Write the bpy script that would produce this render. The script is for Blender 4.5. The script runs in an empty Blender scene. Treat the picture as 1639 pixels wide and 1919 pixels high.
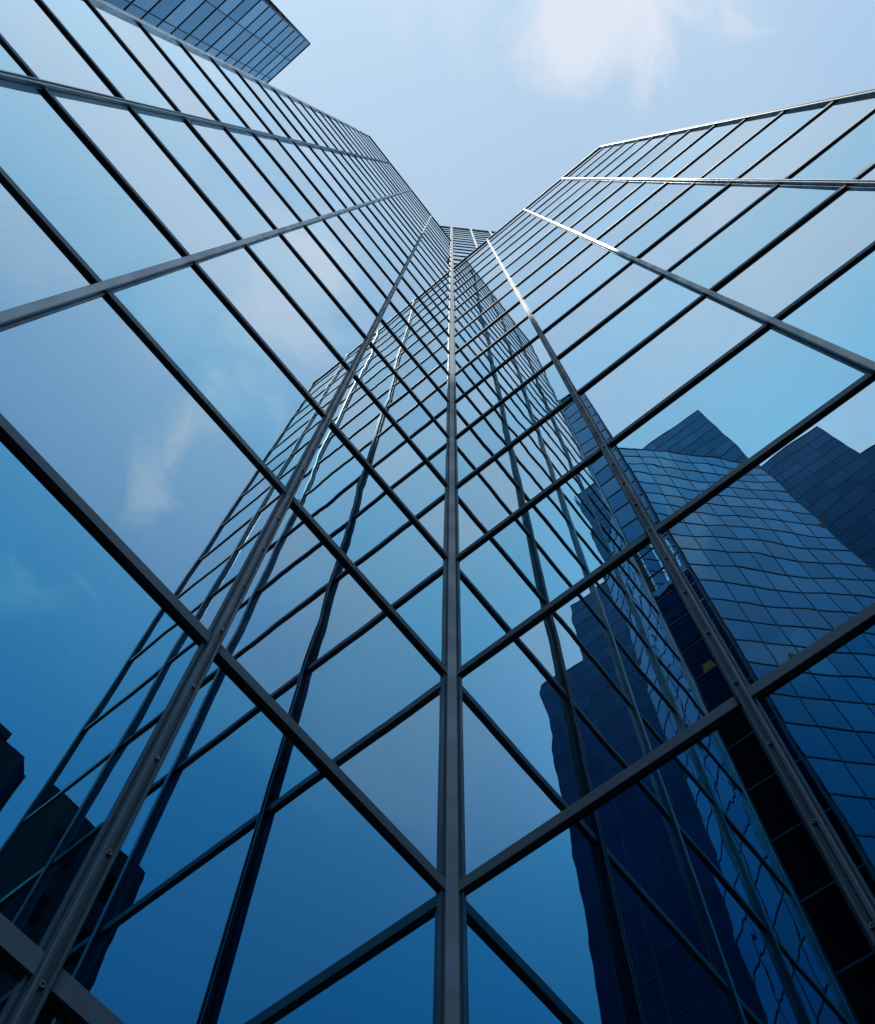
import bpy, bmesh, math, random
from mathutils import Vector, Matrix
random.seed(7)
C = bpy.context.scene

# ------------------------------------------------------------------ camera
# World: x right, y towards the re-entrant corner, z up; the camera stands at (0, 0, EYE).
EYE = 1.6
cam = bpy.data.objects.new('camera', bpy.data.cameras.new('camera'))
C.collection.objects.link(cam)
R = ((0.99990863, 0.00143487, -0.01344167),
     (0.00281318, 0.95049362, 0.31073135),
     (0.01322208, -0.31074077, 0.95040273))
cam.matrix_world = Matrix(((R[0][0], -R[0][1], -R[0][2], 0), (R[1][0], -R[1][1], -R[1][2], 0),
                           (R[2][0], -R[2][1], -R[2][2], EYE), (0, 0, 0, 1)))
cam.data.sensor_fit = 'VERTICAL'
cam.data.sensor_height = 24.0
cam.data.lens = 24.0 * 1921.86 / 1919.0
cam.data.clip_start = 0.05
cam.data.clip_end = 3000.0
C.camera = cam

# wall axes: UL runs along the left wall away from the corner, UR along the right wall
aL, aR = math.radians(231.11197), math.radians(-38.88803)
UL = Vector((math.cos(aL), math.sin(aL))); UR = Vector((math.cos(aR), math.sin(aR)))
CA, CB = -2.2962, -1.8520          # the corner in (a, b) = (along UL, along UR) from the camera
def W(a, b, z): p = UL * a + UR * b; return Vector((p.x, p.y, z))

# ------------------------------------------------------------------ world, sun, exposure
SUN_AB = Vector((0.423, 0.109, 0.897)).normalized()
sd = W(SUN_AB.x, SUN_AB.y, SUN_AB.z)
SUN_EL = math.asin(sd.z); SUN_ROT = math.atan2(sd.x, sd.y)
sun = bpy.data.objects.new('sun', bpy.data.lights.new('sun', 'SUN'))
C.collection.objects.link(sun)
sun.data.energy = 3.2; sun.data.angle = math.radians(0.5); sun.data.color = (1.0, 0.93, 0.84)
sun.rotation_euler = (-sd).to_track_quat('-Z', 'Y').to_euler()
C.view_settings.view_transform = 'Standard'; C.view_settings.look = 'None'
C.view_settings.exposure = 0.0; C.view_settings.gamma = 1.0
C.cycles.max_bounces = 14; C.cycles.glossy_bounces = 10; C.cycles.diffuse_bounces = 3
C.cycles.sample_clamp_indirect = 8.0; C.cycles.caustics_reflective = False; C.cycles.caustics_refractive = False

class NT:
    """tiny helper for building node trees"""
    def __init__(s, tree): s.t = tree; tree.nodes.clear()
    def n(s, kind, **kw):
        nd = s.t.nodes.new(kind)
        for k, v in kw.items(): setattr(nd, k, v)
        return nd
    def l(s, a, b): s.t.links.new(a, b)
    def put(s, sock, v):
        if isinstance(v, bpy.types.NodeSocket): s.l(v, sock)
        else: sock.default_value = v
    def m(s, op, a, b=0.0, c=0.0, clamp=False):
        nd = s.n('ShaderNodeMath', operation=op, use_clamp=clamp)
        for i, v in enumerate((a, b, c)): s.put(nd.inputs[i], v)
        return nd.outputs[0]
    def v(s, op, a, b=(0, 0, 0), scale=None):
        nd = s.n('ShaderNodeVectorMath', operation=op)
        s.put(nd.inputs[0], a); s.put(nd.inputs[1], b)
        if scale is not None: s.put(nd.inputs[3], scale)
        return nd.outputs['Value'] if op in ('DOT_PRODUCT', 'LENGTH') else nd.outputs[0]
    def mix(s, f, a, b, mode='MIX'):
        nd = s.n('ShaderNodeMix', data_type='RGBA', blend_type=mode)
        s.put(nd.inputs[0], f); s.put(nd.inputs[6], a); s.put(nd.inputs[7], b)
        return nd.outputs[2]
    def noise(s, vec, scale, detail=4.0, rough=0.5, dist=0.0):
        nd = s.n('ShaderNodeTexNoise'); s.put(nd.inputs['Vector'], vec)
        nd.inputs['Scale'].default_value = scale; nd.inputs['Detail'].default_value = detail
        nd.inputs['Roughness'].default_value = rough; nd.inputs['Distortion'].default_value = dist
        return nd
    def ramp(s, x, lo, hi, a=0.0, b=1.0):
        nd = s.n('ShaderNodeMapRange', interpolation_type='SMOOTHSTEP')
        s.put(nd.inputs[0], x); s.put(nd.inputs[1], lo); s.put(nd.inputs[2], hi); s.put(nd.inputs[3], a); s.put(nd.inputs[4], b)
        return nd.outputs[0]

world = bpy.data.worlds.new('World'); C.world = world; world.use_nodes = True
k = NT(world.node_tree)
sky = k.n('ShaderNodeTexSky', sky_type='NISHITA', sun_disc=False, sun_elevation=SUN_EL, sun_rotation=SUN_ROT,
          air_density=1.0, dust_density=1.2, ozone_density=2.0, altitude=50.0)
gen = k.n('ShaderNodeTexCoord').outputs['Generated']
dirn = k.v('NORMALIZE', gen)
sep = k.n('ShaderNodeSeparateXYZ'); k.l(dirn, sep.inputs[0])
zc = k.m('MAXIMUM', sep.outputs[2], 0.06)
qa = k.m('DIVIDE', k.v('DOT_PRODUCT', dirn, (UL.x, UL.y, 0)), zc)   # position on a flat cloud layer
qb = k.m('DIVIDE', k.v('DOT_PRODUCT', dirn, (UR.x, UR.y, 0)), zc)
cq = k.n('ShaderNodeCombineXYZ'); k.l(qa, cq.inputs[0]); k.l(qb, cq.inputs[1])
def wisp(a0, b0, a1, b1, w0, soft, seed, scale):
    """an elongated cloud from (a0,b0) to (a1,b1) on the cloud layer, broken up by noise"""
    L = math.hypot(a1 - a0, b1 - b0); ta, tb = (a1 - a0) / L, (b1 - b0) / L
    da = k.m('SUBTRACT', qa, a0); db = k.m('SUBTRACT', qb, b0)
    t = k.m('ADD', k.m('MULTIPLY', da, ta), k.m('MULTIPLY', db, tb))
    s = k.m('SUBTRACT', k.m('MULTIPLY', db, ta), k.m('MULTIPLY', da, tb))
    nz = k.noise(k.v('ADD', cq.outputs[0], (seed, seed * 2.3, 0)), scale, 7.0, 0.58, 0.5)
    off = k.m('MULTIPLY', k.m('SUBTRACT', nz.outputs['Fac'], 0.5), soft * 4.0)
    tt = k.m('DIVIDE', t, L)
    over = k.m('MAXIMUM', k.m('SUBTRACT', k.m('ABSOLUTE', k.m('SUBTRACT', t, L / 2)), L / 2), 0.0)
    d = k.m('ADD', k.m('SQRT', k.m('ADD', k.m('POWER', k.m('ABSOLUTE', s), 2.0), k.m('POWER', over, 2.0))), off)
    return k.ramp(d, w0 + soft * 0.75, w0 - soft * 0.6, 0.0, 1.0), tt
big = k.noise(k.v('MULTIPLY', cq.outputs[0], (1.0, 0.6, 1.0)), 3.2, 5.0, 0.5, 0.6)
veil = k.ramp(big.outputs['Fac'], 0.38, 0.78, 0.0, 0.40)
# thin high haze: strongest overhead and towards the sun, gone towards the far side of the sky
sunq = k.v('DOT_PRODUCT', dirn, tuple(sd))
haze = k.m('ADD', k.ramp(sunq, 0.60, 0.99, 0.03, 0.31), k.ramp(sep.outputs[2], 0.80, 0.965, 0.0, 0.37))
w1, t1 = wisp(0.032, 0.16, 0.004, 0.25, 0.030, 0.075, 3.1, 8.5)
w2, t2 = wisp(-0.004, 0.30, -0.05, 0.47, 0.006, 0.045, 8.4, 13.0)
w3, t3 = wisp(0.10, 0.10, 0.16, 0.20, 0.01, 0.07, 5.2, 8.0)
w4, t4 = wisp(0.55, -0.30, 0.62, -0.50, 0.02, 0.10, 1.7, 5.0)
w5, t5 = wisp(0.20, 0.24, 0.42, 0.40, 0.12, 0.14, 11.7, 5.0)
w6, t6 = wisp(0.04, 0.27, 0.012, 0.21, 0.004, 0.035, 2.9, 16.0)
w7, t7 = wisp(-0.07, 0.56, -0.02, 0.64, 0.004, 0.050, 6.6, 12.0)
cl = k.m('MULTIPLY', w1, 0.60)
for w, g in ((w2, 0.75), (w3, 0.20), (w4, 0.18), (w5, 0.42), (w6, 0.7), (w7, 0.45)): cl = k.m('MAXIMUM', cl, k.m('MULTIPLY', w, g))
skyc = k.v('MULTIPLY', sky.outputs[0], (0.82, 1.08, 1.22))
SKY = 0.105
base = k.v('SCALE', skyc, scale=SKY)
lobe = k.ramp(k.v('DOT_PRODUCT', dirn, tuple(W(0.05, 0.52, 0.85).normalized())), 0.86, 1.0, 0.0, 0.42)
c0 = k.mix(lobe, base, (0.36, 0.66, 0.98, 1))
c1 = k.mix(haze, c0, (0.60, 0.79, 0.98, 1))
c2 = k.mix(k.m('MULTIPLY', veil, k.m('ADD', 0.15, haze)), c1, (0.64, 0.77, 0.95, 1))
c3 = k.mix(cl, c2, (0.91, 0.90, 0.95, 1))
bg = k.n('ShaderNodeBackground'); k.l(c3, bg.inputs[0]); bg.inputs[1].default_value = 1.0
k.l(bg.outputs[0], k.n('ShaderNodeOutputWorld').inputs[0])

# ------------------------------------------------------------------ materials
def newmat(name):
    m = bpy.data.materials.new(name); m.use_nodes = True
    return m, NT(m.node_tree)

def glass_mat(name, f0, f90, powers, inner, wave, vary=0.09):
    """mirror-coated curtain-wall glass: tinted at normal incidence, clear mirror at grazing, slightly wavy"""
    m, t = newmat(name)
    geo = t.n('ShaderNodeNewGeometry')
    rnd = t.n('ShaderNodeUVMap', uv_map='rnd').outputs[0]
    pos = t.v('ADD', geo.outputs['Position'], t.v('SCALE', rnd, scale=37.0))
    n1 = t.noise(t.v('MULTIPLY', pos, (1, 1, 0.8)), 2.1, 1.0, 0.4).outputs['Color']
    n2 = t.noise(pos, 0.7, 0.0, 0.5).outputs['Color']
    n3 = t.noise(pos, 6.5, 0.0, 0.5).outputs['Color']
    off = t.v('ADD', t.v('SCALE', t.v('SUBTRACT', n1, (.5, .5, .5)), scale=wave),
              t.v('SCALE', t.v('SUBTRACT', n2, (.5, .5, .5)), scale=wave))
    off = t.v('ADD', off, t.v('SCALE', t.v('SUBTRACT', n3, (.5, .5, .5)), scale=wave * 0.2))
    sr = t.n('ShaderNodeSeparateXYZ'); t.l(rnd, sr.inputs[0])
    amp = t.ramp(sr.outputs[0], 0.0, 1.0, 0.45, 1.5)
    nrm = t.v('NORMALIZE', t.v('ADD', geo.outputs['Normal'], t.v('SCALE', off, scale=amp)))
    cosv = t.m('ABSOLUTE', t.v('DOT_PRODUCT', geo.outputs['Incoming'], geo.outputs['Normal']))
    inv = t.m('SUBTRACT', 1.0, cosv, clamp=True)
    cc = t.n('ShaderNodeCombineXYZ')
    for i in range(3):
        t.l(t.m('ADD', t.m('MULTIPLY', t.m('POWER', inv, powers[i]), f90[i] - f0[i]), f0[i]), cc.inputs[i])
    var = t.m('ADD', 1.0 - vary * 0.55, t.m('MULTIPLY', sr.outputs[1], vary))
    col = t.v('SCALE', cc.outputs[0], scale=var)
    gl = t.n('ShaderNodeBsdfGlossy', distribution='GGX'); gl.inputs['Roughness'].default_value = 0.0
    t.l(col, gl.inputs['Color']); t.l(nrm, gl.inputs['Normal'])
    # a little dust on the face, streaked by rain, and rare specks
    st = t.noise(t.v('MULTIPLY', geo.outputs['Position'], (9, 9, 0.35)), 3.0, 3.0, 0.6).outputs['Fac']
    sp = t.noise(geo.outputs['Position'], 34.0, 1.0, 0.5).outputs['Fac']
    pt = t.noise(geo.outputs['Position'], 1.6, 1.0, 0.5).outputs['Fac']
    dust = t.m('ADD', t.m('MULTIPLY', t.ramp(st, 0.5, 0.8), 0.030), 0.003)
    speck = t.m('MULTIPLY', t.ramp(sp, 0.80, 0.825), t.ramp(pt, 0.50, 0.62, 0.0, 0.7))
    df = t.n('ShaderNodeBsdfDiffuse'); df.inputs['Color'].default_value = (0.05, 0.05, 0.047, 1)
    ad = t.n('ShaderNodeMixShader'); t.l(t.m('ADD', dust, speck), ad.inputs[0])
    bk = t.n('ShaderNodeBsdfDiffuse'); bk.inputs['Color'].default_value = (*inner, 1)
    s = t.n('ShaderNodeAddShader'); t.l(gl.outputs[0], s.inputs[0]); t.l(bk.outputs[0], s.inputs[1])
    t.l(s.outputs[0], ad.inputs[1]); t.l(df.outputs[0], ad.inputs[2])
    t.l(ad.outputs[0], t.n('ShaderNodeOutputMaterial').inputs[0])
    return m

GL_V = glass_mat('vision_glass', (0.0, 0.20, 0.385), (0.93, 0.97, 1.0), (3.0, 2.1, 1.9), (0.003, 0.006, 0.010), 0.0062)
GL_S = glass_mat('spandrel_glass', (0.05, 0.195, 0.36), (0.94, 0.97, 0.985), (2.35, 1.9, 1.8), (0.010, 0.014, 0.018), 0.0052)
GL_B = glass_mat('blue_block_glass', (0.012, 0.045, 0.072), (0.36, 0.60, 0.80), (2.7, 2.1, 1.9), (0.002, 0.004, 0.006), 0.0028, 0.26)
GL_C = glass_mat('blue_block_spandrel', (0.022, 0.055, 0.080), (0.42, 0.62, 0.79), (2.5, 2.0, 1.85), (0.003, 0.005, 0.007), 0.0028, 0.26)
GL_T = glass_mat('dark_blue_glass', (0.003, 0.020, 0.032), (0.34, 0.55, 0.72), (2.8, 2.2, 1.95), (0.001, 0.002, 0.003), 0.0028, 0.28)
GL_D = glass_mat('dark_glass', (0.0, 0.012, 0.03), (0.03, 0.08, 0.13), (3.0, 3.0, 3.0), (0.004, 0.005, 0.006), 0.003)

def metal_mat(name, col, metallic, rough, streak=0.25, spec=0.5):
    m, t = newmat(name)
    b = t.n('ShaderNodeBsdfPrincipled')
    pos = t.n('ShaderNodeNewGeometry').outputs['Position']
    a = t.noise(t.v('MULTIPLY', pos, (1, 1, 0.08)), 14.0, 4.0, 0.6).outputs['Fac']
    c = t.noise(pos, 2.3, 5.0, 0.65).outputs['Fac']
    f = t.m('ADD', t.m('MULTIPLY', a, 0.5), t.m('MULTIPLY', c, 0.5))
    v = t.ramp(f, 0.3, 0.7, 1 - streak, 1 + streak * 0.5)
    t.l(t.v('SCALE', t.mix(0.0, (*col, 1), (*col, 1)), scale=v), b.inputs['Base Color'])
    b.inputs['Metallic'].default_value = metallic; b.inputs['Specular IOR Level'].default_value = spec
    t.l(t.ramp(c, 0.3, 0.75, rough - 0.07, rough + 0.10), b.inputs['Roughness'])
    t.l(b.outputs[0], t.n('ShaderNodeOutputMaterial').inputs[0])
    return m
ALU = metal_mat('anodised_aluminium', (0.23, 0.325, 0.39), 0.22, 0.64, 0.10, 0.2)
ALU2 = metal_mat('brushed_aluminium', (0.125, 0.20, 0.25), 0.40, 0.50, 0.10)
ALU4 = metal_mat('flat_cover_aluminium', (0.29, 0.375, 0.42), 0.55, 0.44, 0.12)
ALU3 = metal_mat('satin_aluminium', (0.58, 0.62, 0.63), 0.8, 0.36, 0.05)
DARKM = metal_mat('dark_gasket', (0.015, 0.016, 0.018), 0.0, 0.6)
STEEL = metal_mat('screw_steel', (0.45, 0.40, 0.34), 0.9, 0.35)
BROWN = metal_mat('brown_louvre_metal', (0.20, 0.13, 0.10), 0.2, 0.55)

def stone_mat(name, c0, c1, scale):
    m, t = newmat(name)
    b = t.n('ShaderNodeBsdfPrincipled')
    pos = t.n('ShaderNodeNewGeometry').outputs['Position']
    n = t.noise(pos, scale, 6.0, 0.65).outputs['Fac']
    n2 = t.noise(t.v('MULTIPLY', pos, (1, 1, 0.12)), scale * 4, 4.0, 0.6).outputs['Fac']
    f = t.m('ADD', t.m('MULTIPLY', n, 0.6), t.m('MULTIPLY', n2, 0.4))
    t.l(t.mix(t.ramp(f, 0.3, 0.7), (*c0, 1), (*c1, 1)), b.inputs['Base Color'])
    b.inputs['Roughness'].default_value = 0.85
    bp = t.n('ShaderNodeBump'); bp.inputs['Strength'].default_value = 0.3; bp.inputs['Distance'].default_value = 0.02
    t.l(n2, bp.inputs['Height']); t.l(bp.outputs[0], b.inputs['Normal'])
    t.l(b.outputs[0], t.n('ShaderNodeOutputMaterial').inputs[0])
    return m
STONE = stone_mat('dark_stone', (0.08, 0.07, 0.06), (0.13, 0.115, 0.10), 1.2)
CORE = stone_mat('dark_core', (0.010, 0.011, 0.013), (0.018, 0.018, 0.020), 0.8)
ROOFM = stone_mat('roof_gravel', (0.16, 0.16, 0.15), (0.26, 0.25, 0.24), 3.0)
def paving_mat():
    m, t = newmat('granite_paving')
    b = t.n('ShaderNodeBsdfPrincipled')
    pos = t.n('ShaderNodeNewGeometry').outputs['Position']
    br = t.n('ShaderNodeTexBrick'); t.l(pos, br.inputs['Vector'])
    br.inputs['Scale'].default_value = 1.6; br.inputs['Mortar Size'].default_value = 0.012
    br.inputs['Color1'].default_value = (0.05, 0.05, 0.05, 1); br.inputs['Color2'].default_value = (0.038, 0.038, 0.039, 1)
    br.inputs['Mortar'].default_value = (0.03, 0.03, 0.03, 1)
    n = t.noise(pos, 6.0, 5.0, 0.7).outputs['Fac']
    t.l(t.v('SCALE', br.outputs['Color'], scale=t.ramp(n, 0.3, 0.7, 0.75, 1.2)), b.inputs['Base Color'])
    b.inputs['Roughness'].default_value = 0.8
    t.l(b.outputs[0], t.n('ShaderNodeOutputMaterial').inputs[0])
    return m
PAVE = paving_mat()
def glow_mat():  # emission for the bright patches added on the block's glass
    m, t = newmat('warm_glow')
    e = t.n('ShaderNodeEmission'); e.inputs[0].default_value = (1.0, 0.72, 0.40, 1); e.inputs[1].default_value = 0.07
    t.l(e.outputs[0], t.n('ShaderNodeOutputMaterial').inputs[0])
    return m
GLOW = glow_mat()

# ------------------------------------------------------------------ mesh helpers
class MB:
    """collects faces, then links them as ONE mesh object"""
    def __init__(s): s.v = []; s.f = []; s.mi = []; s.uv = []
    def quad(s, p, mi=0, r=None):
        i = len(s.v); s.v += [tuple(q) for q in p]; s.f.append(tuple(range(i, i + len(p)))); s.mi.append(mi); s.uv.append(r)
    def box(s, o, ex, ey, ez, x0, x1, y0, y1, z0, z1, mi=0):
        P = lambda x, y, z: o + ex * x + ey * y + ez * z
        c = [P(x, y, z) for z in (z0, z1) for y in (y0, y1) for x in (x0, x1)]
        for a in ((0, 2, 3, 1), (4, 5, 7, 6), (0, 1, 5, 4), (2, 6, 7, 3), (0, 4, 6, 2), (1, 3, 7, 5)):
            s.quad([c[i] for i in a], mi)
    def prism(s, poly, z0, z1, mi=0, cap=True):
        """poly: list of (x, y) world points, anticlockwise"""
        n = len(poly)
        for i in range(n):
            a, b = poly[i], poly[(i + 1) % n]
            s.quad([(a[0], a[1], z0), (b[0], b[1], z0), (b[0], b[1], z1), (a[0], a[1], z1)], mi)
        if cap:
            s.quad([(p[0], p[1], z1) for p in poly], mi); s.quad([(p[0], p[1], z0) for p in reversed(poly)], mi)
    def build(s, name, mats, parent=None, loc=None):
        me = bpy.data.meshes.new(name)
        if loc is not None: s.v = [tuple(Vector(q) - loc) for q in s.v]
        me.from_pydata(s.v, [], s.f)
        for m in (mats if isinstance(mats, (list, tuple)) else [mats]): me.materials.append(m)
        for p, mi in zip(me.polygons, s.mi): p.material_index = mi
        if any(r is not None for r in s.uv):
            u = me.uv_layers.new(name='rnd')
            for p, r in zip(me.polygons, s.uv):
                for li in p.loop_indices: u.data[li].uv = r or (0.5, 0.5)
        me.update()
        o = bpy.data.objects.new(name, me); C.collection.objects.link(o)
        if loc is not None: o.location = loc
        if parent:
            o.parent = parent
            o.matrix_parent_inverse = Matrix.Translation(-parent.location)
        return o

def thing(name, label, cat, loc, group=None):
    o = bpy.data.objects.new(name, None); C.collection.objects.link(o)
    o.location = loc; o['label'] = label; o['category'] = cat
    if group: o['group'] = group
    return o

Minv = cam.matrix_world.inverted()
def px(p):
    q = Minv @ Vector(p)
    if q.z > -0.01: return None
    f = 1921.86 / 1919.0
    return (0.5 * 0.8545 + f * q.x / -q.z, 0.5 - f * q.y / -q.z)    # in picture heights
def area(quad):
    P = [px(p) for p in quad]
    if any(p is None for p in P): return 0.0
    P = [(min(max(x, 0), 0.8545), min(max(y, 0), 1)) for x, y in P]
    return abs(sum(P[i][0] * P[(i + 1) % 4][1] - P[(i + 1) % 4][0] * P[i][1] for i in range(4))) / 2

Z = Vector((0, 0, 1))
class Face:
    """one curtain-wall face: origin o (xy), unit direction ex along it, outward normal ey"""
    def __init__(s, o, ex, ey): s.o = Vector((o.x, o.y, 0)); s.ex = Vector((ex.x, ex.y, 0)); s.ey = Vector((ey.x, ey.y, 0))
    def P(s, x, y, z): return s.o + s.ex * x + s.ey * y + Z * z
    def strip(s, mb, prof, z0, z1, mi=0):
        """extrude a cross-section [(x, y) ...] between heights"""
        pts = [s.P(x, y, 0) for x, y in prof]
        poly = [(p.x, p.y) for p in pts]
        ar = sum(poly[i][0] * poly[(i + 1) % len(poly)][1] - poly[(i + 1) % len(poly)][0] * poly[i][1] for i in range(len(poly)))
        mb.prism(poly if ar > 0 else poly[::-1], z0, z1, mi)

def cap_profile(x, w=0.0235, d=0.044, groove=True, base=0.0365):
    """screw-cover mullion: flat base plate and raised cap, with or without a groove down its middle"""
    top = [(x + w * .40, d), (x + w * .36, d - .015), (x - w * .36, d - .015), (x - w * .40, d)] if groove else []
    return [(x - base, -.05), (x + base, -.05), (x + base, .010), (x + w + .005, .010), (x + w + .005, .004), (x + w, .004),
            (x + w, d - .004), (x + w - .004, d)] + top + [(x - w + .004, d), (x - w, d - .004),
            (x - w, .004), (x - w - .005, .004), (x - w - .005, .010), (x - base, .010)]

def panes(face, xs, zs, par0, out):
    """collect the pane quads of a face; alternate rows are vision and spandrel glass"""
    for j in range(len(zs) - 1):
        for i in range(len(xs) - 1):
            x0, x1, z0, z1 = xs[i], xs[i + 1], zs[j], zs[j + 1]
            t = [random.gauss(0, 0.0017) for _ in range(2)]
            q = []
            for (x, z) in ((x0, z0), (x1, z0), (x1, z1), (x0, z1)):
                y = t[0] * (x - (x0 + x1) / 2) + t[1] * (z - (z0 + z1) / 2)
                q.append(face.P(x, y, z))
            if face.ex.cross(Z).dot(face.ey) < 0: q = q[::-1]
            out.append((q, (j + par0) % 2, (random.random(), random.random())))

def link_panes(plist, parent, keep=100, name='window', gl=None):
    gl = gl or (GL_V, GL_S)
    """the panes that show largest become parts of their own, the rest one part"""
    order = sorted(plist, key=lambda p: -area(p[0]))
    top = [p for p in order[:keep] if area(p[0]) > 1e-7]
    rest = order[len(top):]
    for q, kind, r in top:
        mb = MB(); mb.quad(q, 0, r)
        c = sum((Vector(p) for p in q), Vector()) / 4
        mb.build(name, gl[kind], parent, c)
    if rest:
        mb = MB()
        for q, kind, r in rest: mb.quad(q, kind, r)
        o = mb.build(name, list(gl), parent); o['kind'] = 'stuff'

def transom(face, parent, x0, x1, z, h=0.070, d=0.021, mat=None):
    mb = MB()
    mb.box(face.o, face.ex, face.ey, Z, x0, x1, -.05, d, z, z + h)
    mb.box(face.o, face.ex, face.ey, Z, x0, x1, -.05, 0.006, z - 0.014, z - 0.002, 1)      # gasket line under the bar
    return mb.build('transom', [mat or ALU, DARKM], parent)

# ------------------------------------------------------------------ the setting
mb = MB(); mb.quad([(-400, -400, 0), (400, -400, 0), (400, 400, 0), (-400, 400, 0)])
g = mb.build('plaza_ground', PAVE); g['kind'] = 'structure'

# ------------------------------------------------------------------ the tower with two wings
S, H0, BAY = 1.9977, 3.6567 + EYE, 1.523
HL, HR, HT = 50.34 + EYE, 34.93 + EYE, 65.0 + EYE
A2 = UL * CA + UR * CB
tower = thing('glass_tower', 'tall mirror glass tower whose two wings meet at an aluminium corner post',
              'building', (A2.x, A2.y, 0))
FL = Face(A2, UL, UR); FR = Face(A2, UR, UL)
def levels(top):
    zs = [1.89 + EYE - S, 1.89 + EYE]; z = H0
    while z < top - 0.25: zs.append(z); z += S
    return zs
plist = []
SCREW = None
for face, top, tag in ((FL, HL, 'L'), (FR, HR, 'R')):
    zs = levels(top); xs = [i * BAY for i in range(5)]
    panes(face, xs, [0.0] + zs + [top - 0.04], 0, plist)
    for z in zs: transom(face, tower, 0.040, 4 * BAY - 0.02, z)
    mb = MB(); mb.box(face.o, face.ex, face.ey, Z, 0.028, 4 * BAY + 0.04, -.30, 0.034, top - 0.05, top + 0.03)
    mb.build('coping', ALU2, tower)
    for i in (1, 2, 3):
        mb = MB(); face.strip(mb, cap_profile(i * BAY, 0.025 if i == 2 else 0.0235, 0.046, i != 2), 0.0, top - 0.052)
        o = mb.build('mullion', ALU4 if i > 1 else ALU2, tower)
        if i == 1:
            for n in range(26):
                z = 1.55 + n * 0.48
                if SCREW is None:
                    s = MB(); nn = 10
                    for q in range(nn):
                        a0, a1 = 2 * math.pi * q / nn, 2 * math.pi * (q + 1) / nn
                        P = lambda r, a, y: Vector((r * math.cos(a), y, r * math.sin(a)))
                        s.quad([P(.0115, a0, 0), P(.0115, a1, 0), P(.0095, a1, .006), P(.0095, a0, .006)])
                        s.quad([P(.0095, a0, .006), P(.0095, a1, .006), P(.0045, a1, .006), P(.0045, a0, .006)])
                        s.quad([P(.0045, a0, .006), P(.0045, a1, .006), P(.0045, a1, .002), P(.0045, a0, .002)], 1)
                        s.quad([P(.0045, a0, .002), P(.0045, a1, .002), Vector((0, .002, 0))], 1)
                    so = s.build('screw', [STEEL, DARKM], o); SCREW = so
                else:
                    so = SCREW.copy(); C.collection.objects.link(so); so.parent = o; so.matrix_parent_inverse = Matrix.Identity(4)
                so.matrix_parent_inverse = Matrix.Identity(4)
                p = face.P(i * BAY, .0325, z); so.location = p
                so.rotation_euler = (0, 0, math.atan2(face.ey.y, face.ey.x) - math.pi / 2)
    # outer corner trim of the wing
    x = 4 * BAY; mb = MB()
    face.strip(mb, [(x - .03, -.05), (x + .045, -.05), (x + .045, .036), (x + .012, .040), (x + .010, .030), (x - .002, .030), (x - .004, .040), (x - .03, .040)], 0.0, top - 0.052)
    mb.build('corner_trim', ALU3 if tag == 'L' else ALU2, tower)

# the corner post: a narrow face at 45 degrees between stepped side strips
half = [(.078, -.02), (.078, .010), (.069, .010), (.069, .004), (.0635, .004), (.0635, .014), (.059, .014), (.059, .0205)]
prof = half + [(b, a) for a, b in reversed(half)] + [(-.02, -.02)]
mb = MB(); FL.strip(mb, prof, 0.0, HT - 0.02)
mb.build('corner_post', ALU2, tower)

# tower face set diagonally behind the corner, rising above both wings
D1 = (UR - UL).normalized(); D2 = (UR + UL).normalized()
FT = Face(A2 - D1 * 1.16 * 4, D1, D2)
zs = [z for z in levels(HT) if z > 34]
panes(FT, [i * 1.16 for i in range(9)], [33.0] + zs + [HT], 0, plist)
for z in zs: transom(FT, tower, 0.0, 8 * 1.16, z, 0.086, 0.030)
for i in range(9):
    if i == 4: continue
    mb = MB(); FT.strip(mb, cap_profile(i * 1.16, 0.05, 0.05), 33.0, HT - 0.01); mb.build('mullion', ALU3, tower)
mb = MB(); mb.box(FT.o, FT.ex, FT.ey, Z, -0.06, 8 * 1.16 + 0.06, -.30, 0.034, HT, HT + 0.12); mb.build('coping', ALU2, tower)
link_panes(plist, tower)

# solid bodies behind the glass
def ab_poly(pts):
    w = [UL * a + UR * b for a, b in pts]
    p = [(q.x, q.y) for q in w]
    ar = sum(p[i][0] * p[(i + 1) % len(p)][1] - p[(i + 1) % len(p)][0] * p[i][1] for i in range(len(p)))
    return p if ar > 0 else p[::-1]
B4 = 4 * BAY
mb = MB()
mb.prism(ab_poly([(CA - .1, CB - .1), (CA + B4 - .02, CB - .1), (CA + B4 - .02, CB - 16), (CA - .1, CB - 16)]), 0, HL - .06)
mb.build('wing_body', CORE, tower)
mb = MB()
mb.prism(ab_poly([(CA - .1, CB + .0), (CA - .1, CB + B4 - .02), (CA - 16, CB + B4 - .02), (CA - 16, CB + .0)]), 0, HR - .06)
mb.build('wing_body', CORE, tower)
dd = [(CA + 4.64 / math.sqrt(2), CB - 4.64 / math.sqrt(2)), (CA - 4.64 / math.sqrt(2), CB + 4.64 / math.sqrt(2))]
k2 = 0.12 / math.sqrt(2)
mb = MB()
mb.prism(ab_poly([(dd[0][0] - k2, dd[0][1] - k2), (dd[1][0] - k2, dd[1][1] - k2), (dd[1][0] - 12, dd[1][1] - 3), (CA - 14, CB - 14), (dd[0][0] - 3, dd[0][1] - 12)]), 0, HT - .05)
mb.build('tower_body', CORE, tower)
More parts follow.
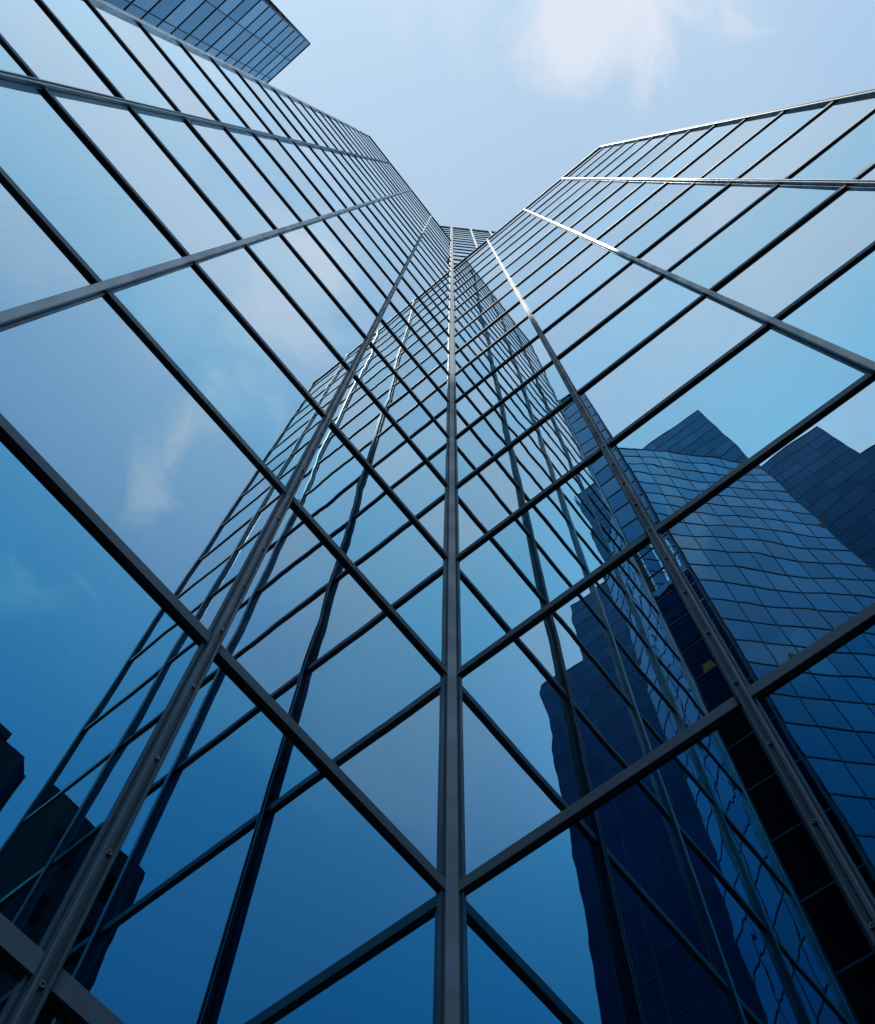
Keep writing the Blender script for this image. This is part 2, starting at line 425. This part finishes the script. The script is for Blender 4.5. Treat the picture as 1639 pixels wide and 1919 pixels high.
# glazed end walls of the wings
pl2 = []
for o2, ex, ey, top, n in ((A2 + UL * (B4 + .02), -UR, UL, HL, 10), (A2 + UR * (B4 + .02), -UL, UR, HR, 10)):
    f = Face(o2, ex, ey); zs = levels(top)
    panes(f, [.06 + i * BAY for i in range(n)], [0.0] + zs + [top - .04], 1, pl2)
    mb = MB()
    for z in zs: mb.box(f.o, f.ex, f.ey, Z, .06, n * BAY, -.05, .03, z, z + .086)
    for i in range(1, n): f.strip(mb, cap_profile(i * BAY + .06), 0, top - .05)
    mb.build('end_wall_grid', ALU2, tower)
mb = MB()
for q, kind, r in pl2: mb.quad(q, kind, r)
mb.build('end_wall_glass', [GL_V, GL_S], tower)
# rust-brown louvred plant housing on the roof of the lower wing
mb = MB(); hz = HR + .03
o2 = A2 + UR * 0.9 - UL * 1.6
for n in range(7):
    mb.box(Vector((o2.x, o2.y, 0)), Vector((UR.x, UR.y, 0)), Vector((UL.x, UL.y, 0)), Z, 0, 3.2, -1.2, 0 if n % 2 else -.06, hz + n * .30, hz + n * .30 + .298)
mb.build('plant_housing', BROWN, tower)

# ------------------------------------------------------------------ buildings across the court
def simple_face(parent, p0, p1, outward, top, bay, plist, par=1, lo=0.0, parts=True, capw=.016):
    """a curtain-wall face between two (a, b) points"""
    w0, w1 = UL * p0[0] + UR * p0[1], UL * p1[0] + UR * p1[1]
    L = (w1 - w0).length; ex = (w1 - w0) / L
    ey = UL * outward[0] + UR * outward[1]; ey = ey.normalized()
    f = Face(w0, ex, ey); n = max(1, round(L / bay)); bw = L / n
    zs = []; z = top - S
    while z > lo + .5: zs.append(z); z -= S
    zs = zs[::-1]
    panes(f, [i * bw for i in range(n + 1)], [lo] + zs + [top - .02], par, plist)
    if parts:
        for z in zs: transom(f, parent, 0.0, L, z, 0.060, 0.026)
        for i in range(n + 1):
            mb = MB(); f.strip(mb, cap_profile(i * bw, capw, .016 if i % 2 else .022, False, capw + .006), lo, top - .05); mb.build('mullion', ALU, parent)
        mb = MB(); mb.box(f.o, f.ex, f.ey, Z, 0, L, -.3, .036, top - .03, top + .09); mb.build('coping', ALU2, parent)
    else:
        mb = MB()
        for z in zs: mb.box(f.o, f.ex, f.ey, Z, 0.0, L, -.05, .02, z, z + .06)
        for i in range(n + 1): f.strip(mb, cap_profile(i * bw, capw, .016, False, capw + .006), lo, top - .05)
        mb.box(f.o, f.ex, f.ey, Z, 0, L, -.3, .036, top - .03, top + .09)
        mb.build('glazing_grid', ALU, parent)
    return f

HB = 65.5 + EYE
blk = thing('glass_office_block', 'blue glass block with close horizontal bars, peering over the left facade',
            'building', W(11.0, -1.8, 0))
pb = []
fB = simple_face(blk, (11.0, -1.8), (11.0, -20.1), (-1, 0), HB, BAY, pb)
fS = simple_face(blk, (11.0, -1.8), (15.3, -2.2), (.093, 1), HB, 1.43, pb, capw=.03)
fV = simple_face(blk, (15.3, -2.2), (21.65, 4.2), (-1, .948), HB, 1.15, pb)
link_panes(pb, blk, gl=(GL_B, GL_C))
mb = MB(); mb.prism(ab_poly([(11.1, -1.92), (15.36, -2.33), (21.6, 4.0), (21.6, -20), (11.1, -20)]), 0, HB - .06); mb.build('block_body', CORE, blk)

# small warm emissive patches added on the block's glass, standing for its bright highlights
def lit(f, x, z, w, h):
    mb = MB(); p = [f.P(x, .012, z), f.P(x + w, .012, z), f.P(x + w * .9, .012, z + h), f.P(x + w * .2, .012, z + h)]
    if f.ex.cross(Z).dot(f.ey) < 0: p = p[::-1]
    mb.quad(p); mb.build('glow_patch', GLOW, blk)
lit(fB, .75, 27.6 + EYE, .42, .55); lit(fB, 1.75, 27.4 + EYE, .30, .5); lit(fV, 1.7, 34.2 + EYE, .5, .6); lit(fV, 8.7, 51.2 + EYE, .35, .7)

HS = 82.0 + EYE
stp = thing('stepped_tower', 'dark blue glass tower with stepped corners, mirrored in the right facade',
            'building', W(21.75, 4.25, 0))
ps = []
pts = [(21.75, -24), (21.75, 4.25), (29.2, 4.25), (29.2, 10.9), (33.8, 10.9), (33.8, 16.8), (46, 16.8)]
outs = [(-1, 0), (0, 1), (-1, 0), (0, 1), (-1, 0), (0, 1)]
for i in range(6):
    simple_face(stp, pts[i], pts[i + 1], outs[i], HS, BAY, ps, parts=False)
mb = MB()
for q, kind, r in ps: mb.quad(q, kind, r)
o = mb.build('window', [GL_T, GL_T], stp); o['kind'] = 'stuff'
mb = MB(); mb.prism(ab_poly([(21.85, -24), (21.85, 4.15), (29.3, 4.15), (29.3, 10.8), (33.9, 10.8), (33.9, 16.7), (46, 16.7), (46, -24)]), 0, HS - .06)
mb.build('tower_body', CORE, stp)

# dark stone building with deep windows, seen in the mirror of the left facade
HK = 45.0 + EYE
st = thing('stone_office_building', 'dark stone building with a chamfered corner, mirrored low in the left facade',
           'building', W(-8.0, 30.3, 0))
a0, a1, b0 = -8.0, 12.1, 30.3
mb = MB()
mb.prism(ab_poly([(a0, b0 + .4), (a1, b0 + .4), (a1, b0 + 22), (a0 - .7, b0 + 22), (a0 - .7, b0 + 1.1)]), 0, HK - .3)
mb.build('wall_core', CORE, st)
fk = Face(UL * a0 + UR * b0, UL, -UR); LK = a1 - a0
nb = 7; bw = LK / nb
mb = MB()
for i in range(nb + 1):
    x = i * bw; mb.box(fk.o, fk.ex, fk.ey, Z, max(0, x - .75), min(LK, x + .75), -.45, 0, 0, HK)
zz = HK
while zz > 2:
    for i in range(nb): mb.box(fk.o, fk.ex, fk.ey, Z, i * bw + .75, (i + 1) * bw - .75, -.45, -.02, zz - 1.9, zz - (0 if zz == HK else .003))
    zz -= 3.9
mb.build('wall', STONE, st)
pk = []; zz = HK - 1.9
while zz > 4:
    for i in range(nb): panes(Face(fk.o.xy + fk.ey.xy * -.38, UL, -UR), [i * bw + .75, (i + 1) * bw - .75], [zz - 2.0, zz], 0, pk)
    zz -= 3.9
mb = MB()
for q, kind, r in pk: mb.quad(q, 0, r)
o = mb.build('window', [GL_D], st); o['kind'] = 'stuff'
fc = Face(UL * a0 + UR * (b0 + .02), -(UL * .7 - UR * .72).normalized(), (-UL * .72 - UR * .7).normalized())
pk = []; panes(fc, [0, 1.05], [i * 3.9 for i in range(12)] + [HK - .1], 1, pk)
mb = MB()
for q, kind, r in pk: mb.quad(q, 0, r)
mb.build('corner_glazing', [GL_D, GL_D], st)
mb = MB()
for i in range(12): mb.box(fc.o, fc.ex, fc.ey, Z, 0, 1.05, -.1, .05, i * 3.9 - .12 + .1, i * 3.9 + .1)
mb.box(fc.o, fc.ex, fc.ey, Z, .95, 1.08, -.1, .06, 0, HK - .1)
mb.build('corner_frame', STONE, st)
mb = MB(); mb.box(fk.o, fk.ex, fk.ey, Z, 1.25, 9.6, -8, .12, HK, HK + .55); mb.build('parapet', STONE, st)
